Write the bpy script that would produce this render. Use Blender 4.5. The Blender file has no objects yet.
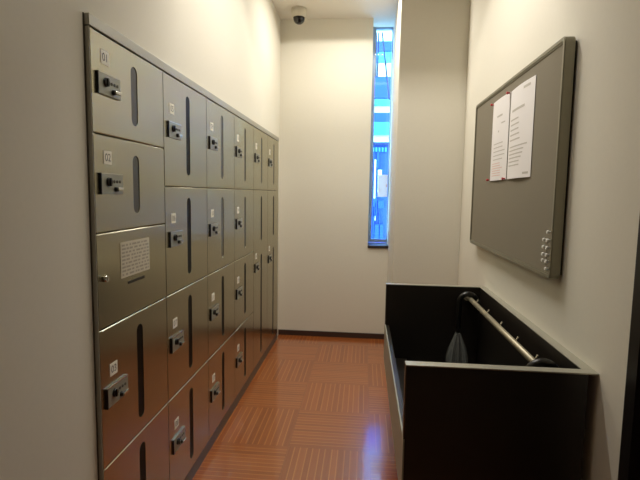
import bpy, bmesh, math, random
from mathutils import Vector, Matrix
random.seed(4)
C = bpy.context.scene.collection
S = 0.79            # metres per layout unit; layout origin is the eye, floor lies at -1.75
FZ = -1.75
def V(x, y, z): return Vector((x*S, y*S, (z-FZ)*S))

# ------------------------------------------------------------------ materials
def s2l(c):
    return tuple(((v/255)/12.92 if v/255 <= 0.04045 else ((v/255+0.055)/1.055)**2.4) for v in c)
def mat(name, rgb, rough=0.5, metal=0.0, coat=0.0, spec=0.5, noise=0.0, nscale=40, bump=0.0, bscale=300, stretch=None):
    m = bpy.data.materials.new(name); m.use_nodes = True
    nt = m.node_tree; b = nt.nodes['Principled BSDF']
    col = (*s2l(rgb), 1)
    b.inputs['Base Color'].default_value = col
    b.inputs['Roughness'].default_value = rough; b.inputs['Metallic'].default_value = metal
    b.inputs['Coat Weight'].default_value = coat; b.inputs['Coat Roughness'].default_value = 0.08
    b.inputs['Specular IOR Level'].default_value = spec
    if noise or bump:
        tc = nt.nodes.new('ShaderNodeTexCoord'); mp = nt.nodes.new('ShaderNodeMapping')
        nt.links.new(tc.outputs['Object'], mp.inputs['Vector'])
        if stretch: mp.inputs['Scale'].default_value = stretch
    if noise:
        n = nt.nodes.new('ShaderNodeTexNoise'); n.inputs['Scale'].default_value = nscale; n.inputs['Detail'].default_value = 4
        nt.links.new(mp.outputs['Vector'], n.inputs['Vector'])
        mx = nt.nodes.new('ShaderNodeMix'); mx.data_type = 'RGBA'
        mx.inputs[6].default_value = tuple(c*(1-noise) for c in col[:3])+(1,)
        mx.inputs[7].default_value = tuple(min(1, c*(1+noise)) for c in col[:3])+(1,)
        nt.links.new(n.outputs['Fac'], mx.inputs[0]); nt.links.new(mx.outputs[2], b.inputs['Base Color'])
    if bump:
        n2 = nt.nodes.new('ShaderNodeTexNoise'); n2.inputs['Scale'].default_value = bscale
        nt.links.new(mp.outputs['Vector'], n2.inputs['Vector'])
        bp = nt.nodes.new('ShaderNodeBump'); bp.inputs['Strength'].default_value = bump; bp.inputs['Distance'].default_value = 0.002
        nt.links.new(n2.outputs['Fac'], bp.inputs['Height']); nt.links.new(bp.outputs['Normal'], b.inputs['Normal'])
    return m

M = {}
M['wall'] = mat('wallpaper', (225, 220, 205), 0.85, noise=0.02, nscale=60, bump=0.15, bscale=260)
M['ceil'] = mat('ceiling_paint', (222, 215, 203), 0.9, bump=0.1)
M['base'] = mat('baseboard_vinyl', (62, 42, 34), 0.45)
M['baffle'] = mat('added_baffle_grey', (60, 58, 54), 0.6)
M['steel'] = mat('brushed_steel', (184, 179, 156), 0.27, 1.0, noise=0.05, nscale=9, bump=0.03, bscale=60, stretch=(1, 1, 0.05))
_b = M['steel'].node_tree.nodes['Principled BSDF']; _t = M['steel'].node_tree.nodes.new('ShaderNodeTangent')
_t.direction_type = 'RADIAL'; _t.axis = 'Z'
M['steel'].node_tree.links.new(_t.outputs[0], _b.inputs['Tangent']); _b.inputs['Anisotropic'].default_value = 0.85
M['trim'] = mat('steel_trim', (168, 166, 154), 0.4, 0.35)
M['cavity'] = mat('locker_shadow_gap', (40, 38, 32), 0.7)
M['shadowline'] = mat('painted_shadow', (84, 79, 68), 0.7)
M['plinth'] = mat('grey_plinth', (92, 84, 74), 0.4, 0.3)
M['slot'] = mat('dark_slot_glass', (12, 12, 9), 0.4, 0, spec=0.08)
M['slotgrey'] = mat('slot_glass_painted_sheen', (56, 53, 41), 0.25, 0, spec=0.5)  # grey reflection off the glass, put into its base colour
M['lockplate'] = mat('lock_plate', (150, 152, 140), 0.35, 0.3)
M['black'] = mat('black_plastic', (16, 16, 15), 0.3)
M['chrome'] = mat('chrome', (200, 200, 195), 0.15, 1.0)
M['sticker'] = mat('white_sticker', (240, 236, 222), 0.6)
M['ink'] = mat('dark_ink', (70, 66, 58), 0.6)
M['faintink'] = mat('grey_print', (165, 158, 142), 0.7)
M['greyprint'] = mat('pale_grey_print', (196, 190, 182), 0.7)
M['sheet'] = mat('cream_sheet', (206, 198, 176), 0.7)
M['paper'] = mat('white_paper', (238, 234, 232), 0.75)
M['redprint'] = mat('pale_red_print', (226, 192, 186), 0.7)
M['red'] = mat('red_plastic', (190, 40, 48), 0.35)
M['pinwhite'] = mat('white_plastic', (236, 234, 226), 0.3)
M['frame'] = mat('board_frame_metal', (138, 134, 116), 0.38, 0.6)
M['felt'] = mat('grey_felt', (132, 124, 106), 0.95, noise=0.1, nscale=350, bump=0.2, bscale=500)
M['lam'] = mat('black_laminate', (27, 22, 17), 0.4, 0, noise=0.35, nscale=30, stretch=(6, 6, 0.3))
M['lamedge'] = mat('dark_edge_band', (62, 50, 40), 0.4)
M['clad'] = mat('aluminium_cladding', (158, 160, 148), 0.45, 0.1)
M['edge'] = mat('aluminium_edge', (186, 184, 170), 0.35, 0.6)
M['bar'] = mat('satin_tube', (176, 168, 146), 0.45, 0.7)
M['sill'] = mat('dark_sill', (44, 38, 40), 0.35)
M['winframe'] = mat('window_frame_metal', (150, 158, 172), 0.35, 0.5)
M['camwhite'] = mat('white_housing', (205, 198, 180), 0.5)
M['smoke'] = mat('smoked_dome', (18, 16, 14), 0.08)
M['door'] = mat('dark_door', (24, 21, 19), 0.4)
M['cream'] = mat('white_render', (235, 240, 240), 0.8)
M['bluewall'] = mat('blue_panel', (12, 62, 190), 0.5)
M['pale'] = mat('pale_blue_panel', (58, 138, 218), 0.5)
M['deep'] = mat('deep_blue_wall', (20, 58, 130), 0.6, noise=0.25, nscale=3)
M['navy'] = mat('navy_rail', (14, 32, 80), 0.5)
M['cable'] = mat('cable_sheath', (8, 14, 26), 0.6)

def floor_material():
    m = bpy.data.materials.new('parquet_floor'); m.use_nodes = True
    nt = m.node_tree; N = nt.nodes; L = nt.links; b = N['Principled BSDF']
    tc = N.new('ShaderNodeTexCoord'); sp = N.new('ShaderNodeSeparateXYZ'); L.new(tc.outputs['Object'], sp.inputs[0])
    def mth(op, a, c=None, d=None):
        n = N.new('ShaderNodeMath'); n.operation = op
        for i, v in enumerate((a, c, d)):
            if v is None: continue
            if isinstance(v, (int, float)): n.inputs[i].default_value = v
            else: L.new(v, n.inputs[i])
        return n.outputs[0]
    T = 0.56*S
    u = mth('DIVIDE', mth('SUBTRACT', sp.outputs[0], 0.08*S), T)
    v = mth('DIVIDE', mth('SUBTRACT', sp.outputs[1], 5.30*S), T)
    fu, fv = mth('FLOOR', u), mth('FLOOR', v)
    chk = mth('FLOORED_MODULO', mth('ADD', fu, fv), 2.0)         # 0: strips run along the corridor
    ru, rv = mth('SUBTRACT', u, fu), mth('SUBTRACT', v, fv)
    inv = mth('SUBTRACT', 1.0, chk)
    acr = mth('ADD', mth('MULTIPLY', ru, inv), mth('MULTIPLY', rv, chk))
    alo = mth('ADD', mth('MULTIPLY', rv, inv), mth('MULTIPLY', ru, chk))
    st = mth('MULTIPLY', acr, 13.0); sid = mth('FLOOR', st); sf = mth('SUBTRACT', st, sid)
    cmb = N.new('ShaderNodeCombineXYZ'); L.new(mth('ADD', sid, mth('MULTIPLY', fu, 17.0)), cmb.inputs[0]); L.new(fv, cmb.inputs[1])
    wn = N.new('ShaderNodeTexWhiteNoise'); wn.noise_dimensions = '2D'; L.new(cmb.outputs[0], wn.inputs['Vector'])
    gv = N.new('ShaderNodeCombineXYZ'); L.new(mth('MULTIPLY', acr, 60.0), gv.inputs[0]); L.new(mth('MULTIPLY', alo, 3.0), gv.inputs[1])
    L.new(mth('ADD', mth('MULTIPLY', fu, 5.3), mth('MULTIPLY', fv, 9.1)), gv.inputs[2])
    gn = N.new('ShaderNodeTexNoise'); gn.inputs['Scale'].default_value = 1.0; gn.inputs['Detail'].default_value = 3; L.new(gv.outputs[0], gn.inputs['Vector'])
    fac = mth('ADD', mth('MULTIPLY', wn.outputs['Value'], 0.4), mth('MULTIPLY', gn.outputs['Fac'], 0.6))
    r = N.new('ShaderNodeValToRGB'); L.new(fac, r.inputs[0])
    r.color_ramp.elements[0].position = 0.2; r.color_ramp.elements[0].color = (*s2l((138, 68, 22)), 1)
    r.color_ramp.elements[1].position = 0.85; r.color_ramp.elements[1].color = (*s2l((168, 90, 34)), 1)
    edge = mth('GREATER_THAN', mth('ABSOLUTE', mth('SUBTRACT', sf, 0.5)), 0.38)
    half = mth('FLOORED_MODULO', sid, 2.0)
    mx = N.new('ShaderNodeMix'); mx.data_type = 'RGBA'; L.new(mth('MULTIPLY', edge, mth('ADD', mth('MULTIPLY', half, 0.35), 0.15)), mx.inputs[0])
    L.new(r.outputs[0], mx.inputs[6]); mx.inputs[7].default_value = (*s2l((214, 142, 74)), 1)
    gu = mth('GREATER_THAN', mth('ABSOLUTE', mth('SUBTRACT', ru, 0.5)), 0.494)
    gw = mth('GREATER_THAN', mth('ABSOLUTE', mth('SUBTRACT', rv, 0.5)), 0.494)
    mx2 = N.new('ShaderNodeMix'); mx2.data_type = 'RGBA'; L.new(mth('MULTIPLY', mth('MAXIMUM', gu, gw), 0.4), mx2.inputs[0])
    L.new(mx.outputs[2], mx2.inputs[6]); mx2.inputs[7].default_value = (*s2l((110, 56, 30)), 1)
    L.new(mx2.outputs[2], b.inputs['Base Color'])
    b.inputs['Roughness'].default_value = 0.3
    b.inputs['Coat Weight'].default_value = 1.0; b.inputs['Coat IOR'].default_value = 1.62; b.inputs['Coat Roughness'].default_value = 0.12
    bp = N.new('ShaderNodeBump'); bp.inputs['Strength'].default_value = 0.05; bp.inputs['Distance'].default_value = 0.002
    n3 = N.new('ShaderNodeTexNoise'); n3.inputs['Scale'].default_value = 14; L.new(tc.outputs['Object'], n3.inputs['Vector'])
    L.new(n3.outputs['Fac'], bp.inputs['Height']); L.new(bp.outputs['Normal'], b.inputs['Coat Normal'])
    return m
M['floor'] = floor_material()

def glassy(name, tint, gloss, rough=0.03, body=None, bodyfac=0.0):
    m = bpy.data.materials.new(name); m.use_nodes = True
    nt = m.node_tree; nt.nodes.remove(nt.nodes['Principled BSDF'])
    out = nt.nodes['Material Output']
    tr = nt.nodes.new('ShaderNodeBsdfTransparent'); tr.inputs[0].default_value = (*tint, 1)
    gl = nt.nodes.new('ShaderNodeBsdfGlossy'); gl.inputs['Roughness'].default_value = rough
    mx = nt.nodes.new('ShaderNodeMixShader'); mx.inputs[0].default_value = gloss
    nt.links.new(tr.outputs[0], mx.inputs[1]); nt.links.new(gl.outputs[0], mx.inputs[2])
    last = mx
    if body:
        df = nt.nodes.new('ShaderNodeBsdfDiffuse'); df.inputs[0].default_value = (*body, 1)
        m2 = nt.nodes.new('ShaderNodeMixShader'); m2.inputs[0].default_value = bodyfac
        nt.links.new(mx.outputs[0], m2.inputs[1]); nt.links.new(df.outputs[0], m2.inputs[2]); last = m2
    nt.links.new(last.outputs[0], out.inputs[0])
    return m
M['pane'] = glassy('blue_tinted_glass', (0.62, 0.86, 1.0), 0.05)
def thin_paper(name, rgb):
    m = bpy.data.materials.new(name); m.use_nodes = True; nt = m.node_tree; nt.nodes.remove(nt.nodes['Principled BSDF'])
    d = nt.nodes.new('ShaderNodeBsdfDiffuse'); t = nt.nodes.new('ShaderNodeBsdfTranslucent'); mx = nt.nodes.new('ShaderNodeMixShader')
    d.inputs[0].default_value = t.inputs[0].default_value = (*s2l(rgb), 1); mx.inputs[0].default_value = .2
    nt.links.new(d.outputs[0], mx.inputs[1]); nt.links.new(t.outputs[0], mx.inputs[2]); nt.links.new(mx.outputs[0], nt.nodes['Material Output'].inputs[0])
    return m
M['thinpaper'] = thin_paper('thin_window_paper', (240, 236, 238))
M['vinyl'] = glassy('clear_vinyl', (0.93, 0.96, 0.96), 0.14, 0.15, (0.75, 0.76, 0.72), 0.12)

# ------------------------------------------------------------------ builders
def bx(bm, a, b, mi=0, bev=0.0):
    """box between two layout corners"""
    a, b = V(*a), V(*b)
    lo = Vector((min(a.x, b.x), min(a.y, b.y), min(a.z, b.z))); hi = Vector((max(a.x, b.x), max(a.y, b.y), max(a.z, b.z)))
    r = bmesh.ops.create_cube(bm, size=1.0)
    vs = r['verts']
    for v in vs:
        v.co = Vector((lo[i]+(v.co[i]+0.5)*(hi[i]-lo[i]) for i in range(3)))
    fs = set(f for v in vs for f in v.link_faces)
    for f in fs: f.material_index = mi
    if bev:
        es = list(set(e for f in fs for e in f.edges))
        g = bmesh.ops.bevel(bm, geom=es, offset=bev*S, segments=2, affect='EDGES', profile=0.5)
        for f in g['faces']: f.material_index = mi
def cyl(bm, p, q, r1, r2=None, seg=16, mi=0):
    """solid frustum between two layout points, radii in layout units"""
    p, q = V(*p), V(*q); d = q-p; r2 = r1 if r2 is None else r2
    g = bmesh.ops.create_cone(bm, cap_ends=True, segments=seg, radius1=r1*S, radius2=max(r2*S, 1e-5), depth=d.length)
    rot = Vector((0, 0, 1)).rotation_difference(d.normalized()).to_matrix().to_4x4()
    bmesh.ops.transform(bm, matrix=Matrix.Translation((p+q)/2) @ rot, verts=g['verts'])
    for f in set(f for v in g['verts'] for f in v.link_faces):
        f.material_index = mi; f.smooth = len(f.verts) == 4
def ball(bm, c, r, sc=(1, 1, 1), mi=0, seg=14):
    g = bmesh.ops.create_uvsphere(bm, u_segments=seg, v_segments=seg//2+2, radius=r*S)
    for v in g['verts']: v.co = Vector((v.co.x*sc[0], v.co.y*sc[1], v.co.z*sc[2])) + V(*c)
    for f in set(f for v in g['verts'] for f in v.link_faces): f.material_index = mi; f.smooth = True
def tube(bm, pts, r, seg=12, mi=0):
    P = [V(*p) for p in pts]; rings = []; n0 = None
    for i, p in enumerate(P):
        t = (P[min(i+1, len(P)-1)]-P[max(i-1, 0)]).normalized()
        if n0 is None: n0 = t.orthogonal().normalized()
        n0 = (n0-t*n0.dot(t)).normalized(); b = t.cross(n0)
        rr = (r[i] if isinstance(r, (list, tuple)) else r)*S
        rings.append([bm.verts.new(p+(n0*math.cos(a)+b*math.sin(a))*rr) for a in [2*math.pi*k/seg for k in range(seg)]])
    for A, B in zip(rings, rings[1:]):
        for k in range(seg):
            f = bm.faces.new((A[k], A[(k+1) % seg], B[(k+1) % seg], B[k])); f.smooth = True; f.material_index = mi
    bm.faces.new(rings[0][::-1]).material_index = mi; bm.faces.new(rings[-1]).material_index = mi
def lathe(bm, c, prof, seg=24, mi=0, pleat=0.0, npl=8):
    rings = []
    for r, z in prof:
        rings.append([bm.verts.new(V(c[0]+r*(1+pleat*math.cos(npl*a))*math.cos(a), c[1]+r*(1+pleat*math.cos(npl*a))*math.sin(a), z))
                      for a in [2*math.pi*k/seg for k in range(seg)]])
    for A, B in zip(rings, rings[1:]):
        for k in range(seg):
            f = bm.faces.new((A[k], A[(k+1) % seg], B[(k+1) % seg], B[k])); f.smooth = True; f.material_index = mi
def BM(): return bmesh.new()
def obj(name, bm, mats, parent=None):
    if not isinstance(mats, (list, tuple)): mats = [mats]
    bmesh.ops.recalc_face_normals(bm, faces=bm.faces[:])
    root = parent
    while root is not None and root.parent is not None: root = root.parent
    me = bpy.data.meshes.new(name)
    if root is not None: off = root.location.copy()
    else:
        vs = [v.co for v in bm.verts]
        off = Vector(((min(v.x for v in vs)+max(v.x for v in vs))/2, (min(v.y for v in vs)+max(v.y for v in vs))/2, min(v.z for v in vs)))
        if name == 'floor': off = Vector((0, 0, 0))
    bmesh.ops.translate(bm, vec=-off, verts=bm.verts[:])
    bm.to_mesh(me); bm.free()
    for m in mats: me.materials.append(M[m])
    o = bpy.data.objects.new(name, me); C.objects.link(o)
    if parent is not None: o.parent = parent
    else: o.location = off
    return o
def tag(o, label, cat, group=None):
    o['label'] = label; o['category'] = cat
    if group: o['group'] = group
    return o
def thing(name, loc, label, cat, group=None):
    o = bpy.data.objects.new(name, None); C.objects.link(o); o.location = V(*loc); o.empty_display_size = 0.1
    return tag(o, label, cat, group)
def struct(name, bm, m, parent=None):
    o = obj(name, bm, m, parent)
    if parent is None: o['kind'] = 'structure'
    return o
def text_into(bm, txt, cx, cy, cz, size, axis, mi):
    """flat lettering on a plane facing +X (axis 'x')"""
    cu = bpy.data.curves.new('t', 'FONT'); cu.body = txt; cu.size = size*S; cu.align_x = 'CENTER'; cu.align_y = 'CENTER'
    to = bpy.data.objects.new('t', cu); C.objects.link(to)
    bpy.context.view_layer.update()
    me = bpy.data.meshes.new_from_object(to.evaluated_get(bpy.context.evaluated_depsgraph_get()))
    c = V(cx, cy, cz)
    n0 = len(bm.verts); f0 = len(bm.faces)
    bm.from_mesh(me); bm.verts.ensure_lookup_table(); bm.faces.ensure_lookup_table()
    for v in bm.verts[n0:]:
        x, y = v.co.x, v.co.y
        v.co = Vector((c.x, c.y+x, c.z+y)) if axis == 'x' else Vector((c.x+x, c.y, c.z+y))
    for f in bm.faces[f0:]: f.material_index = mi
    bpy.data.objects.remove(to); bpy.data.curves.remove(cu); bpy.data.meshes.remove(me)

# ------------------------------------------------------------------ room shell
XL, XR, YW, YR, YG, ZC = -1.02, 0.935, 5.61, 4.66, 5.941, 2.004
YB = -1.6
WX0, WX1, ZS = 0.055, 0.299, -0.62
LY0, LY1, LZT = 1.663, 5.432, 0.632         # locker recess
b = BM(); bx(b, (-1.75, YB-.15, FZ-.12), (1.25, 6.1, FZ)); struct('floor', b, 'floor')
SLOTS = [(2.94, 3.14, .092, -.6, .5), (4.56, 4.84, .05, -.52, .25)]     # unseen recessed lamp slots, shaped to cut the light: y0, y1, depth, x0, x1
b = BM(); ya = YB-.15
for (s0, s1, dp, sx0, sx1) in SLOTS:
    bx(b, (-1.75, ya, ZC), (1.25, s0, ZC+.16)); bx(b, (-1.75, s0, ZC), (sx0, s1, ZC+.16)); bx(b, (sx1, s0, ZC), (1.25, s1, ZC+.16)); bx(b, (sx0, s0, ZC+dp), (sx1, s1, ZC+.16))
    ya = s1
bx(b, (-1.75, ya, ZC), (1.25, 6.1, ZC+.16)); ce = struct('ceiling', b, 'ceil')
for (s0, s1, dp, sx0, sx1) in SLOTS:
    for a_, c_ in (((sx0, s0, ZC+.001), (sx1, s0+.004, ZC+dp)), ((sx0, s1-.004, ZC+.001), (sx1, s1, ZC+dp)), ((sx0, s0+.004, ZC+.001), (sx0+.004, s1-.004, ZC+dp)), ((sx1-.004, s0+.004, ZC+.001), (sx1, s1-.004, ZC+dp))):
        b = BM(); bx(b, a_, c_); obj('added_baffle', b, 'baffle', ce)  # unseen dark plates added to sharpen the light cut-off on the walls
b = BM()
bx(b, (-1.7, YB, FZ), (XL, LY0, ZC)); bx(b, (-1.7, LY0, LZT), (XL, LY1, ZC)); bx(b, (-1.7, LY1, FZ), (XL, YW, ZC))
struct('wall_left', b, 'wall')
b = BM(); bx(b, (-1.7, YW, FZ), (WX0, 6.0, ZC)); bx(b, (WX0, YW, FZ), (WX1, 6.0, ZS-.02)); struct('wall_back', b, 'wall')
b = BM(); bx(b, (WX1, YR, FZ), (XR+.2, 6.0, ZC), bev=0.008); struct('wall_return', b, 'wall')
DY0, DY1, DZT = 0.62, 1.665, 1.0
b = BM()
bx(b, (XR, DY1, FZ), (XR+.2, YR, ZC)); bx(b, (XR, DY0, DZT), (XR+.2, DY1, ZC)); bx(b, (XR, YB, FZ), (XR+.2, DY0, ZC))
struct('wall_right', b, 'wall')
b = BM(); bx(b, (-1.7, YB-.15, FZ), (XR+.2, YB, ZC)); struct('wall_rear', b, 'wall')
b = BM(); bx(b, (XL, YW-.014, FZ), (WX1, YW, FZ+.062)); struct('baseboard_back', b, 'base')
b = BM(); bx(b, (XL, YB, FZ), (XL+.014, LY0, FZ+.062)); struct('baseboard_left', b, 'base')
b = BM(); bx(b, (XR-.014, DY1+.05, FZ), (XR, 1.99, FZ+.062)); bx(b, (XR-.014, 3.62, FZ), (XR, YR, FZ+.062)); struct('baseboard_right', b, 'base')
b = BM(); bx(b, (WX1+.01, YR-.014, FZ), (XR-.014, YR, FZ+.062)); bx(b, (WX1-.014, YR-.014, FZ), (WX1, YW-.014, FZ+.062)); struct('baseboard_return', b, 'base')
# dark door in the right wall, close to the camera
b = BM()
bx(b, (XR-.015, DY1-.06, FZ), (XR+.15, DY1, DZT)); bx(b, (XR-.015, DY0, FZ), (XR+.15, DY0+.06, DZT)); bx(b, (XR-.015, DY0+.06, DZT-.06), (XR+.15, DY1-.06, DZT))
bx(b, (XR+.03, DY0+.06, FZ+.006), (XR+.08, DY1-.06, DZT-.06))
dr = struct('door_1', b, 'door')
b = BM(); cyl(b, (XR+.03, DY0+.14, -.55), (XR-.03, DY0+.14, -.55), .012); cyl(b, (XR-.03, DY0+.13, -.55), (XR-.03, DY0+.28, -.55), .011)
obj('door_handle', b, 'chrome', dr)
# slit window in the back wall
b = BM()
bx(b, (WX0, YG-.03, ZS+.02), (WX0+.042, YG+.03, ZC)); bx(b, (WX1-.012, YG-.03, ZS+.02), (WX1, YG+.03, ZC))
bx(b, (WX0+.042, YG-.03, ZS+.02), (WX1-.012, YG+.03, ZS+.058)); bx(b, (WX0+.042, YG-.03, ZC-.02), (WX1-.012, YG+.03, ZC))
w = struct('window_1', b, 'winframe')
b = BM(); bx(b, (WX0+.042, YG-.006, ZS+.058), (WX1-.012, YG+.006, ZC-.02)); obj('window_pane', b, 'pane', w)
b = BM(); bx(b, (WX0, YW-.02, ZS-.02), (WX1, YG+.03, ZS+.012), bev=.004); obj('window_sill', b, 'sill', w)
# paper stuck to the window
b = BM(); bx(b, (.165, YG-.012, -.03), (WX1-.016, YG-.007, .243)); bx(b, (.265, YG-.0135, .09), (.28, YG-.0115, .125), 1)
tag(obj('window_notice', b, ['thinpaper', 'redprint']), 'small white paper notice stuck on the narrow blue window', 'notice')

# ------------------------------------------------------------------ outside
th = thing('building', (.2, 10.6, FZ), 'blue and white banded building seen through the top of the window', 'building')
b = BM(); bx(b, (-2.2, 10.6, FZ), (2.8, 11.2, 5.4)); obj('wall', b, 'cream', th)
def zy(y, Y): return (192-y)/468.6*Y
for y0, y1, m in ((46, 55.5, 'bluewall'), (56, 65, 'pale'), (79, 99, 'bluewall'), (100, 106, 'pale'), (113, 122, 'bluewall'), (122, 134, 'pale')):
    b = BM(); bx(b, (-2.2, 10.5, zy(y1, 10.5)), (2.8, 10.6, zy(y0, 10.5))); obj('facade_band', b, m, th)
th = thing('annex', (.2, 8.6, FZ), 'deep blue low building outside behind the lower window pane', 'building')
b = BM(); bx(b, (-1.6, 8.6, FZ), (2.2, 9.4, zy(142, 8.6))); obj('wall', b, 'deep', th)
b = BM(); bx(b, (-1.6, 8.52, zy(143.5, 8.5)), (2.2, 8.6, zy(141, 8.5))); obj('roof_edge', b, 'navy', th)
for i in range(5):
    x0 = .125+i*.055
    b = BM(); bx(b, (x0, 8.56, zy(150, 8.5)), (x0+.03, 8.6, zy(146, 8.5))); obj('vent', b, 'pale', th)
for x0, x1, y0, y1, m in ((.17, .195, 158, 196, 'cream'), (.235, .30, 168, 190, 'cream'), (.12, .16, 180, 200, 'navy'), (.16, .23, 196, 214, 'bluewall'), (.25, .36, 198, 206, 'bluewall'), (.21, .25, 150, 166, 'bluewall'), (.20, .36, 222, 240, 'bluewall'), (.17, .185, 204, 236, 'bluewall'), (.20, .21, 200, 218, 'cream'), (.28, .292, 210, 238, 'bluewall')):
    b = BM(); bx(b, (x0, 8.55, zy(y1, 8.5)), (x1, 8.6, zy(y0, 8.5))); obj('window', b, m, th)
for k, (p, q, nm) in enumerate((((.13, 1.22, 2.9), (.335, 7.2, 1.4), 'slanting'), ((.115, 0, 3.0), (.125, 0, 1.75), 'left upright'), ((.16, 0, 3.0), (.15, 0, 1.75), 'right upright'))):
    b = BM(); tube(b, [(p[0], 7.2+.05*k, p[2]), ((p[0]+q[0])/2, 7.2+.05*k, (p[2]+q[2])/2), (q[0], 7.2+.05*k, q[2])], .012, 6)
    tag(obj('cable', b, 'cable'), 'thin dark %s cable outside the top of the window' % nm, 'cable', 'cables outside the window')

# ------------------------------------------------------------------ locker bank
YE = [1.667, 2.286, 2.925, 3.562, 4.197, 4.815, 5.415]
ZT, ZB = 0.588, -1.671
RH = (ZT-ZB)/4
XD = -1.0            # door face
GAP = 0.002
sr = thing('locker_surround', (XD-.2, 3.5, FZ), 'grey steel trim with top rail and plinth framing the whole locker bank', 'trim')
b = BM(); bx(b, (-1.4, LY0, ZT+.003), (XD+.002, LY1, LZT), bev=.002); obj('top_rail', b, 'trim', sr)
b = BM(); bx(b, (-1.02, LY0+.001, FZ), (XD, YE[0]-.0005, ZT-.002)); obj('side_stile', b, 'trim', sr)
b = BM(); bx(b, (-1.02, YE[6]+.002, FZ), (XD, LY1, ZT-.002), bev=.0015); obj('side_stile', b, 'trim', sr)
b = BM(); bx(b, (XL, LY0-.003, FZ+.07), (XL+.004, LY0, LZT)); obj('shadow_line', b, 'shadowline', sr)  # dark strip standing in for the shadow between wall and stile
b = BM(); bx(b, (-1.3, YE[0], FZ), (XD-.004, YE[6], ZB)); obj('plinth', b, 'plinth', sr)

def plate(name, y0, y1, z0, z1, parent, slots):
    """door leaf with stadium-shaped openings, facing +X"""
    bm = BM(); edges = []
    def loop(pts):
        vs = [bm.verts.new(V(XD, y, z)) for y, z in pts]
        return [bm.edges.new((vs[i], vs[(i+1) % len(vs)])) for i in range(len(vs))]
    edges += loop([(y0, z0), (y1, z0), (y1, z1), (y0, z1)])
    for (c, w, a, t) in slots:
        pts = [(c+w*math.cos(x), t-w+w*math.sin(x)) for x in [math.pi*k/8 for k in range(9)]]
        pts += [(c-w*math.cos(x), a+w-w*math.sin(x)) for x in [math.pi*k/8 for k in range(9)]]
        edges += loop(pts)
    bmesh.ops.triangle_fill(bm, use_beauty=True, edges=edges)
    g = bmesh.ops.extrude_face_region(bm, geom=bm.faces[:])
    bmesh.ops.translate(bm, vec=Vector((-.02*S, 0, 0)), verts=[v for v in g['geom'] if isinstance(v, bmesh.types.BMVert)])
    es = [e for e in bm.edges if all(abs(v.co.x-XD*S) < 1e-5 for v in e.verts)
          and (all(abs(v.co.y-y0*S) < 1e-4 or abs(v.co.y-y1*S) < 1e-4 for v in e.verts) and all(abs(v.co.z-(z0-FZ)*S) < 1e-4 or abs(v.co.z-(z1-FZ)*S) < 1e-4 for v in e.verts))
          and abs(e.verts[0].co.z-e.verts[1].co.z) < 1e-4]
    bmesh.ops.bevel(bm, geom=es, offset=.0036*S, segments=1, affect='EDGES')
    return obj(name, bm, 'steel', parent)
def lock(parent, y, z):
    """coin lock: plate y..y+.165, top at z"""
    bm = BM()
    bx(bm, (XD, y, z-.08), (XD+.009, y+.16, z), 0, .002)
    bx(bm, (XD, y-.003, z-.081), (XD+.010, y+.001, z+.001), 1)
    bx(bm, (XD+.001, y+.001, z-.002), (XD+.0095, y+.16, z+.002), 3)
    cyl(bm, (XD+.008, y+.05, z-.032), (XD+.017, y+.05, z-.032), .018, .016, 16, 1)
    bx(bm, (XD+.016, y+.045, z-.048), (XD+.022, y+.055, z-.016), 1, .002)
    for k in range(3):
        cyl(bm, (XD+.009, y+.09+k*.021, z-.03), (XD+.0115, y+.09+k*.021, z-.03), .006, None, 8, 2)
    cyl(bm, (XD+.008, y+.1, z-.06), (XD+.02, y+.1, z-.06), .011, .009, 12, 1)
    bx(bm, (XD+.016, y+.094, z-.065), (XD+.026, y+.135, z-.053), 3, .002)
    obj('coin_lock', bm, ['lockplate', 'black', 'ink', 'chrome'], parent)
def sticker(parent, y, z, txt, w=.056, h=.052):
    bm = BM(); bx(bm, (XD, y, z-h), (XD+.0015, y+w, z))
    text_into(bm, txt, XD+.002, y+w/2, z-h/2-.001, .042, 'x', 1)
    obj('number_sticker', bm, ['sticker', 'ink'], parent)
labels = [
 'widest-looking steel locker column at the near end, with the pasted notice door',
 'second steel locker column from the camera, four doors with black slots',
 'third steel locker column from the camera, four doors, between two four-door columns',
 'fourth steel locker column, last one with four doors before the tall doors',
 'fifth steel locker column, nearer of the two with one tall lower door',
 'narrowest-looking steel locker column at the far end, beside the back wall']
num = 0
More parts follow.
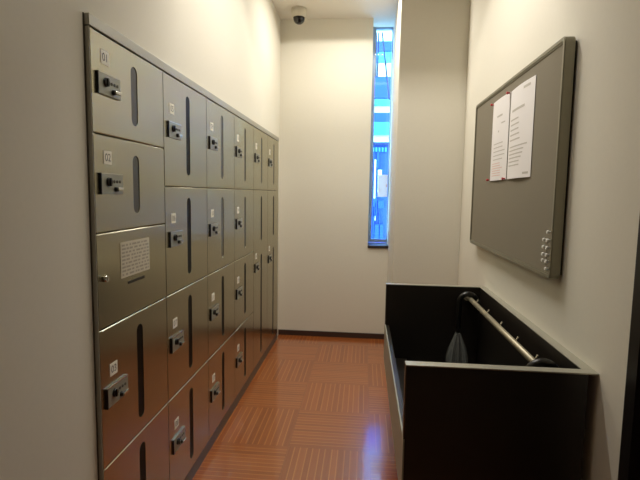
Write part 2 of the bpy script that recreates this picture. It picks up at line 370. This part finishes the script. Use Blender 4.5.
for ci in range(6):
    y0, y1 = YE[ci], YE[ci+1]
    lk = thing('coin_locker', (-1.2, (y0+y1)/2, ZB), labels[ci], 'locker', 'steel coin locker columns along the left wall')
    b = BM(); bx(b, (-1.6, y0+.001, ZB+.001), (-1.022, y1-.001, ZT)); obj('cabinet_body', b, 'cavity', lk)
    if ci == 0:
        rows = [(ZT, ZT-RH*2/3, 'n'), (ZT-RH*2/3, ZT-RH*4/3, 'n'), (ZT-RH*4/3, ZT-RH*2, 'panel'), (ZT-RH*2, ZT-RH*3, 'n'), (ZT-RH*3, ZB, 'n')]
    elif ci < 4:
        rows = [(ZT-RH*k, ZT-RH*(k+1), 'n') for k in range(4)]
    else:
        rows = [(ZT, ZT-RH, 'n'), (ZT-RH, ZB, 'tall')]
    cy = y0+.325; sw = .029
    for (t, a, kind) in rows:
        sl = []
        if kind == 'n': sl = [(cy, sw, a+.066, t-.06)]
        elif kind == 'tall': sl = [(cy, sw, t-RH+.07, t-.06), (cy, sw, a+.066, t-RH-.06)]
        d = plate('control_door' if kind == 'panel' else 'locker_door', y0+.0035, y1-.0035, a+GAP, t-GAP, lk, sl)
        for (c, w_, lo, hi) in sl:
            bm = BM(); bx(bm, (XD-.006, c-w_-.004, lo-.004), (XD-.0025, c+w_+.004, hi+.004))
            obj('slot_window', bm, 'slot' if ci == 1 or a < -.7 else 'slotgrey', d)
        if kind == 'panel':
            d['label'] = 'door with pasted notice sheet, keyhole and black slit'
            bm = BM(); bx(bm, (XD, 1.84, -.367), (XD+.0015, 2.101, -.216))
            random.seed(9)
            for r_ in range(9):
                z = -.226-r_*.0155
                yy = 1.85
                while yy < 2.085:
                    l = random.uniform(.012, .04)
                    bx(bm, (XD+.001, yy, z-.008), (XD+.002, min(yy+l, 2.092), z), 1); yy += l+random.uniform(.006, .016)
            obj('notice_sheet', bm, ['sheet', 'faintink'], d)
            bm = BM(); bx(bm, (XD, 1.9, -.4), (XD+.002, 2.046, -.388)); obj('coin_slit', bm, 'black', d)
            bm = BM(); cyl(bm, (XD, 1.715, -.344), (XD+.014, 1.715, -.344), .014, .012); bx(bm, (XD+.0135, 1.713, -.351), (XD+.0145, 1.717, -.337), 1)
            obj('keyhole', bm, ['chrome', 'black'], d)
            continue
        num += 1
        if ci == 0:
            ly, ky = y0+.068, y0+.034
            lz = t-.06 if a > -.6 else t-.155
            kz = t-.148 if a > -.6 else t-.245
        else:
            ly, ky = y0+.075, y0+.045
            lz, kz = (t-.14, t-.235) if kind == 'n' else (t-RH-.03, t-RH-.125)
        lock(d, ky, kz); sticker(d, ly, lz, '%02d' % num)

# ------------------------------------------------------------------ dome camera
dc = thing('dome_camera', (-.76, 5.3, ZC), 'small white ceiling security camera with smoked black dome', 'security camera')
b = BM(); lathe(b, (-.76, 5.3), [(.0, ZC), (.082, ZC), (.085, ZC-.05), (.078, ZC-.085), (.06, ZC-.095), (0, ZC-.095)]); obj('housing', b, 'camwhite', dc)
b = BM(); lathe(b, (-.76, 5.3), [(.064, ZC-.09)]+[(.064*math.cos(a), ZC-.1-.064*math.sin(a)) for a in [math.pi/2*k/7 for k in range(8)]]); obj('dome', b, 'smoke', dc)

# ------------------------------------------------------------------ notice board and what is pinned on it
BX, BY0, BY1, BZ0, BZ1 = .875, 2.262, 3.955, -.386, .722
nb = thing('notice_board', (.905, 3.1, BZ0), 'large grey felt notice board in a metal frame on the right wall', 'notice board')
fw_ = .027
def rrect(y0, y1, z0, z1, r, n=5):
    pts = []
    for cy_, cz_, a0 in ((y1-r, z1-r, 0), (y0+r, z1-r, 90), (y0+r, z0+r, 180), (y1-r, z0+r, 270)):
        pts += [(cy_+r*math.cos(math.radians(a0+90*k/n)), cz_+r*math.sin(math.radians(a0+90*k/n))) for k in range(n+1)]
    return pts
def ring(bm, x0, x1, yo, zo, ro, w_, ri):
    es = []
    for pts in (rrect(yo[0], yo[1], zo[0], zo[1], ro), rrect(yo[0]+w_, yo[1]-w_, zo[0]+w_, zo[1]-w_, ri)):
        vs = [bm.verts.new(V(x0, y, z)) for y, z in pts]
        es += [bm.edges.new((vs[i], vs[(i+1) % len(vs)])) for i in range(len(vs))]
    bmesh.ops.triangle_fill(bm, use_beauty=True, edges=es)
    g = bmesh.ops.extrude_face_region(bm, geom=bm.faces[:])
    bmesh.ops.translate(bm, vec=Vector(((x1-x0)*S, 0, 0)), verts=[v for v in g['geom'] if isinstance(v, bmesh.types.BMVert)])
b = BM(); ring(b, BX+.004, XR-.014, (BY0, BY1), (BZ0, BZ1), .03, fw_, .012); fr = obj('frame', b, 'frame', nb)
b = BM(); ring(b, BX, BX+.004, (BY0+.004, BY1-.004), (BZ0+.004, BZ1-.004), .027, fw_-.012, .014); obj('frame_lip', b, 'frame', fr)
b = BM(); bx(b, (BX+.008, BY0+fw_-.006, BZ0+fw_-.006), (XR-.02, BY1-fw_+.006, BZ1-fw_+.006)); obj('felt_panel', b, 'felt', nb)
b = BM(); bx(b, (XR-.0145, BY0+.02, BZ0+.02), (XR, BY1-.02, BZ1-.02)); obj('backing', b, 'black', nb)
PX = BX+.008
def sheet(name, y0, y1, z0, z1, label, lines, bulge=.006):
    """thin curling paper, its face towards -X; text rows are flat strips of print"""
    bm = BM(); n = 10
    th_ = .0012
    def off(t): return .0025+bulge*math.sin(math.pi*t)
    def strip(ya, yb, za, zb_, lift, mi):
        prev = None
        ts = [ya+(yb-ya)*k/n for k in range(n+1)]
        for y in ts:
            x = PX-off((y-y0)/(y1-y0))-lift
            cur = (bm.verts.new(V(x, y, za)), bm.verts.new(V(x, y, zb_)))
            if prev:
                f = bm.faces.new((prev[0], cur[0], cur[1], prev[1])); f.material_index = mi; f.smooth = True
            prev = cur
    strip(y0, y1, z0, z1, 0, 0); strip(y0, y1, z0, z1, th_, 0)
    bm.normal_update()
    for (ya, yb, z, h, mi) in lines:
        strip(ya, yb, z, z+h, th_+.0006, mi)
    o = obj(name, bm, ['paper', 'greyprint', 'redprint'])
    return tag(o, label, 'paper')
random.seed(2)
ln = [(3.18, 3.3, .52, .012, 1), (3.12, 3.2, .47, .008, 1), (3.24, 3.26, .42, .012, 1)]
for k in range(5): ln.append((3.1+random.uniform(0, .05), 3.36, .345-k*.026, .006, 1))
for k in range(6): ln.append((3.1+random.uniform(0, .12), 3.38, .215-k*.016, .005, 2))
sheet('paper_notice', 3.053, 3.43, .105, .64, 'left white paper notice, fixed with red pins on the grey board', ln)
ln = [(2.68, 2.78, .6, .014, 1), (2.75, 2.98, .50, .014, 1)]
for k in range(5): ln.append((2.85-random.uniform(0, .05), 3.0, .45-k*.03, .008, 1))
for k in range(6): ln.append((2.8-random.uniform(0, .12), 3.0, .29-k*.022, .007, 1))
ln.append((2.65, 2.73, .125, .012, 1))
sheet('paper_notice', 2.62, 3.034, .106, .636, 'right wider white paper notice, printed in grey, on the grey board', ln, .009)
def pin(y, z, m, label, cat, group, name, r=.011):
    bm = BM(); cyl(bm, (PX, y, z), (PX-.012, y, z), r*.55, None, 10); cyl(bm, (PX-.012, y, z), (PX-.02, y, z), r, r*.8, 12)
    return tag(obj(name, bm, m), label, cat, group)
for y, z, nm in ((3.425, .63, 'top left'), (3.06, .634, 'top right'), (3.44, .113, 'bottom left'), (3.065, .11, 'bottom right')):
    p = pin(y, z, 'red', 'red pin at the %s corner of the left paper notice' % nm, 'pin', 'red pins on the paper notice', 'red_pin', .009)
    p.location.x -= .006*S
rowz = [-.165, -.205, -.24, -.275, -.305, -.34]
YP = (2.3, 2.345)
src = None; col_n = {2.325: 'near', 2.372: 'far'}
ords = ['top', 'second', 'third', 'fourth', 'fifth', 'lowest']
for y in YP:
    for k, z in enumerate(rowz):
        if y > 2.32 and k in (0, 5): continue
        lab = '%s white push pin of the %s in the board corner' % (ords[k], 'right-hand row' if y < 2.32 else 'left-hand row')
        if src is None:
            src = pin(y, z, 'pinwhite', lab, 'pin', 'white push pins in the board corner', 'push_pin', .0095); sy, sz = y, z
        else:
            o = src.copy(); C.objects.link(o); o.location = src.location+Vector((0, (y-sy)*S, (z-sz)*S)); o['label'] = lab

# ------------------------------------------------------------------ umbrella stand
UX, UYF, UYN, UZT, UZB, UT = .185, 3.64, 1.872, -.687, -1.291, .045
us = thing('umbrella_stand', (.56, 2.75, FZ), 'large black open-top umbrella stand with aluminium edges against right wall', 'umbrella stand')
ED = .006
def panel(name, a, c, top):
    b = BM(); bx(b, a, c); p = obj(name, b, 'lam', us)
    b = BM(); bx(b, *top, 0, .0015); obj('edge_trim', b, 'edge', p)
    if name != 'back_panel':
        b = BM(); bx(b, (UX, a[1]+.002, -1.006), (UX+ED, c[1]-.002, UZT-ED)); obj('side_edge', b, 'lamedge', p)
    return p
panel('near_panel', (UX+ED, UYN, UZB), (XR-.04, UYN+UT, UZT-ED), ((UX, UYN-.001, UZT-ED), (XR, UYN+UT+.001, UZT)))
panel('far_panel', (UX+ED, UYF-UT, UZB), (XR-.04, UYF, UZT-ED), ((UX, UYF-UT-.001, UZT-ED), (XR, UYF+.001, UZT)))
panel('back_panel', (XR-UT, UYN+UT+.001, UZB), (XR-.02, UYF-UT-.001, UZT-ED), ((XR-UT-.001, UYN+UT+.001, UZT-ED), (XR, UYF-UT-.001, UZT)))
b = BM(); bx(b, (UX+ED, UYN+UT, UZB), (UX+.03, UYF-UT, -1.01)); f = obj('front_panel', b, 'lam', us)
b = BM(); bx(b, (UX-.001, UYN+.002, UZB), (UX+ED, UYF, -1.006), 0, .001); obj('front_cladding', b, 'clad', f)
b = BM(); bx(b, (UX+.03, UYN+UT, UZB), (.36, UYF-UT, UZB+.02)); obj('ledge', b, 'lam', us)
b = BM()
bx(b, (.34, 1.92, FZ), (.36, 3.6, UZB)); bx(b, (.36, 1.92, FZ), (XR-.016, 1.94, UZB)); bx(b, (.36, 3.58, FZ), (XR-.016, 3.6, UZB)); bx(b, (.36, 1.94, FZ), (XR-.016, 3.58, FZ+.02))
obj('plinth', b, 'lam', us)
RX, RZ = .80, -.762
b = BM(); cyl(b, (RX, UYN+UT, RZ), (RX, UYF-UT, RZ), .017, None, 20); rl = obj('rail', b, 'bar', us)
for y in (3.35, 3.06, 2.77, 2.48, 2.2):
    b = BM(); cyl(b, (RX+.01, y, RZ+.01), (RX+.018, y, RZ+.024), .004, None, 10); ball(b, (RX+.019, y, RZ+.026), .006); obj('peg', b, 'bar', rl)
for y, s in ((UYN+UT, 1), (UYF-UT, -1)):
    b = BM(); cyl(b, (RX, y, RZ), (RX, y+.012*s, RZ), .032, None, 20); obj('rail_flange', b, 'bar', rl)
def umbrella(y, R, r, dx, label):
    hx = RX+dx            # centre of the crook
    t = thing('umbrella', (hx-R, y, FZ+.03), label, 'umbrella', 'umbrellas hooked on the rail')
    zc = RZ+.0175+r-R
    zc = RZ+.017+r+.0005-R
    pts = [(hx+R, y, zc-.05), (hx+R, y, zc-.02)]+[(hx+R*math.cos(a), y, zc+R*math.sin(a)) for a in [math.pi*k/14 for k in range(15)]]+[(hx-R, y, zc-.08), (hx-R, y, zc-.16), (hx-R, y, zc-.2)]
    b = BM(); tube(b, pts, r, 14); obj('crook_handle', b, 'black', t)
    sx = hx-R
    b = BM(); cyl(b, (sx, y, zc-.2), (sx, y, -1.66), .005, None, 10); cyl(b, (sx, y, zc-.235), (sx, y, zc-.195), .014, .017, 12); cyl(b, (sx, y, -1.66), (sx, y, -1.71), .007, .004, 10); obj('shaft', b, 'black', t)
    b = BM(); top = zc-.21
    prof = [(.016, top-.02), (.03, top-.07), (.052, top-.14), (.066, top-.22), (.06, top-.3), (.04, top-.42), (.022, -1.6), (.008, -1.655)]
    lathe(b, (sx, y), prof, 64, 0, .28, 8); obj('canopy', b, 'vinyl', t)
    return t
umbrella(3.5, .062, .02, -.016, 'clear vinyl umbrella with black crook handle at the far end of rail')
umbrella(2.08, .062, .02, 0, 'umbrella at the near end of rail, only its glossy black crook showing')

# ------------------------------------------------------------------ lights
def spot(name, x, y, power, ang=104, blend=.12, col=(1, .93, .78), rad=.05, z=ZC-.01):
    li = bpy.data.lights.new(name, 'SPOT'); li.energy = power; li.spot_size = math.radians(ang); li.spot_blend = blend
    li.color = col; li.shadow_soft_size = rad
    o = bpy.data.objects.new(name, li); C.objects.link(o); o.location = V(x, y, z); return o
def strip(name, x, y, lx, ly, power, spread, col=(1, .95, .865), z=ZC-.004):
    li = bpy.data.lights.new(name, 'AREA'); li.shape = 'RECTANGLE'; li.size = lx*S; li.size_y = ly*S
    li.energy = power; li.spread = math.radians(spread); li.color = col
    o = bpy.data.objects.new(name, li); C.objects.link(o); o.location = V(x, y, z); return o
strip('ceiling_lamp_middle', -.05, 3.0, 1.05, .05, 19, 180, z=ZC+.085)
strip('ceiling_lamp_far', -.135, 4.7, .7, .04, 15, 180, z=ZC+.044)
strip('ceiling_lamp_near', -.1, 1.9, .4, .4, 3.6, 180)
wd = bpy.data.worlds.new('sky'); bpy.context.scene.world = wd; wd.use_nodes = True
bg = wd.node_tree.nodes['Background']; bg.inputs[0].default_value = (.72, .86, 1, 1); bg.inputs[1].default_value = 10.5

# ------------------------------------------------------------------ camera
cd = bpy.data.cameras.new('camera'); cd.sensor_width = 36; cd.lens = 468.6/640*36; cd.clip_start = .02
co = bpy.data.objects.new('camera', cd); C.objects.link(co)
def view(p, y, r):
    cy, sy, cp, sp, cr, sr_ = math.cos(y), math.sin(y), math.cos(p), math.sin(p), math.cos(r), math.sin(r)
    fw = Vector((-sy*cp, cy*cp, -sp)); rt = Vector((cy, sy, 0)); up = rt.cross(fw)
    return fw, rt*cr+up*sr_, up*cr-rt*sr_
fw, R_, U_ = view(.0991, .0924, .0157)
co.matrix_world = Matrix(((R_.x, U_.x, -fw.x, 0), (R_.y, U_.y, -fw.y, 0), (R_.z, U_.z, -fw.z, -FZ*S), (0, 0, 0, 1)))
sc = bpy.context.scene; sc.camera = co
sc.view_settings.view_transform = 'Standard'; sc.view_settings.look = 'None'
sc.view_settings.exposure = 0.2; sc.view_settings.gamma = 1; sc.view_settings.use_curve_mapping = False
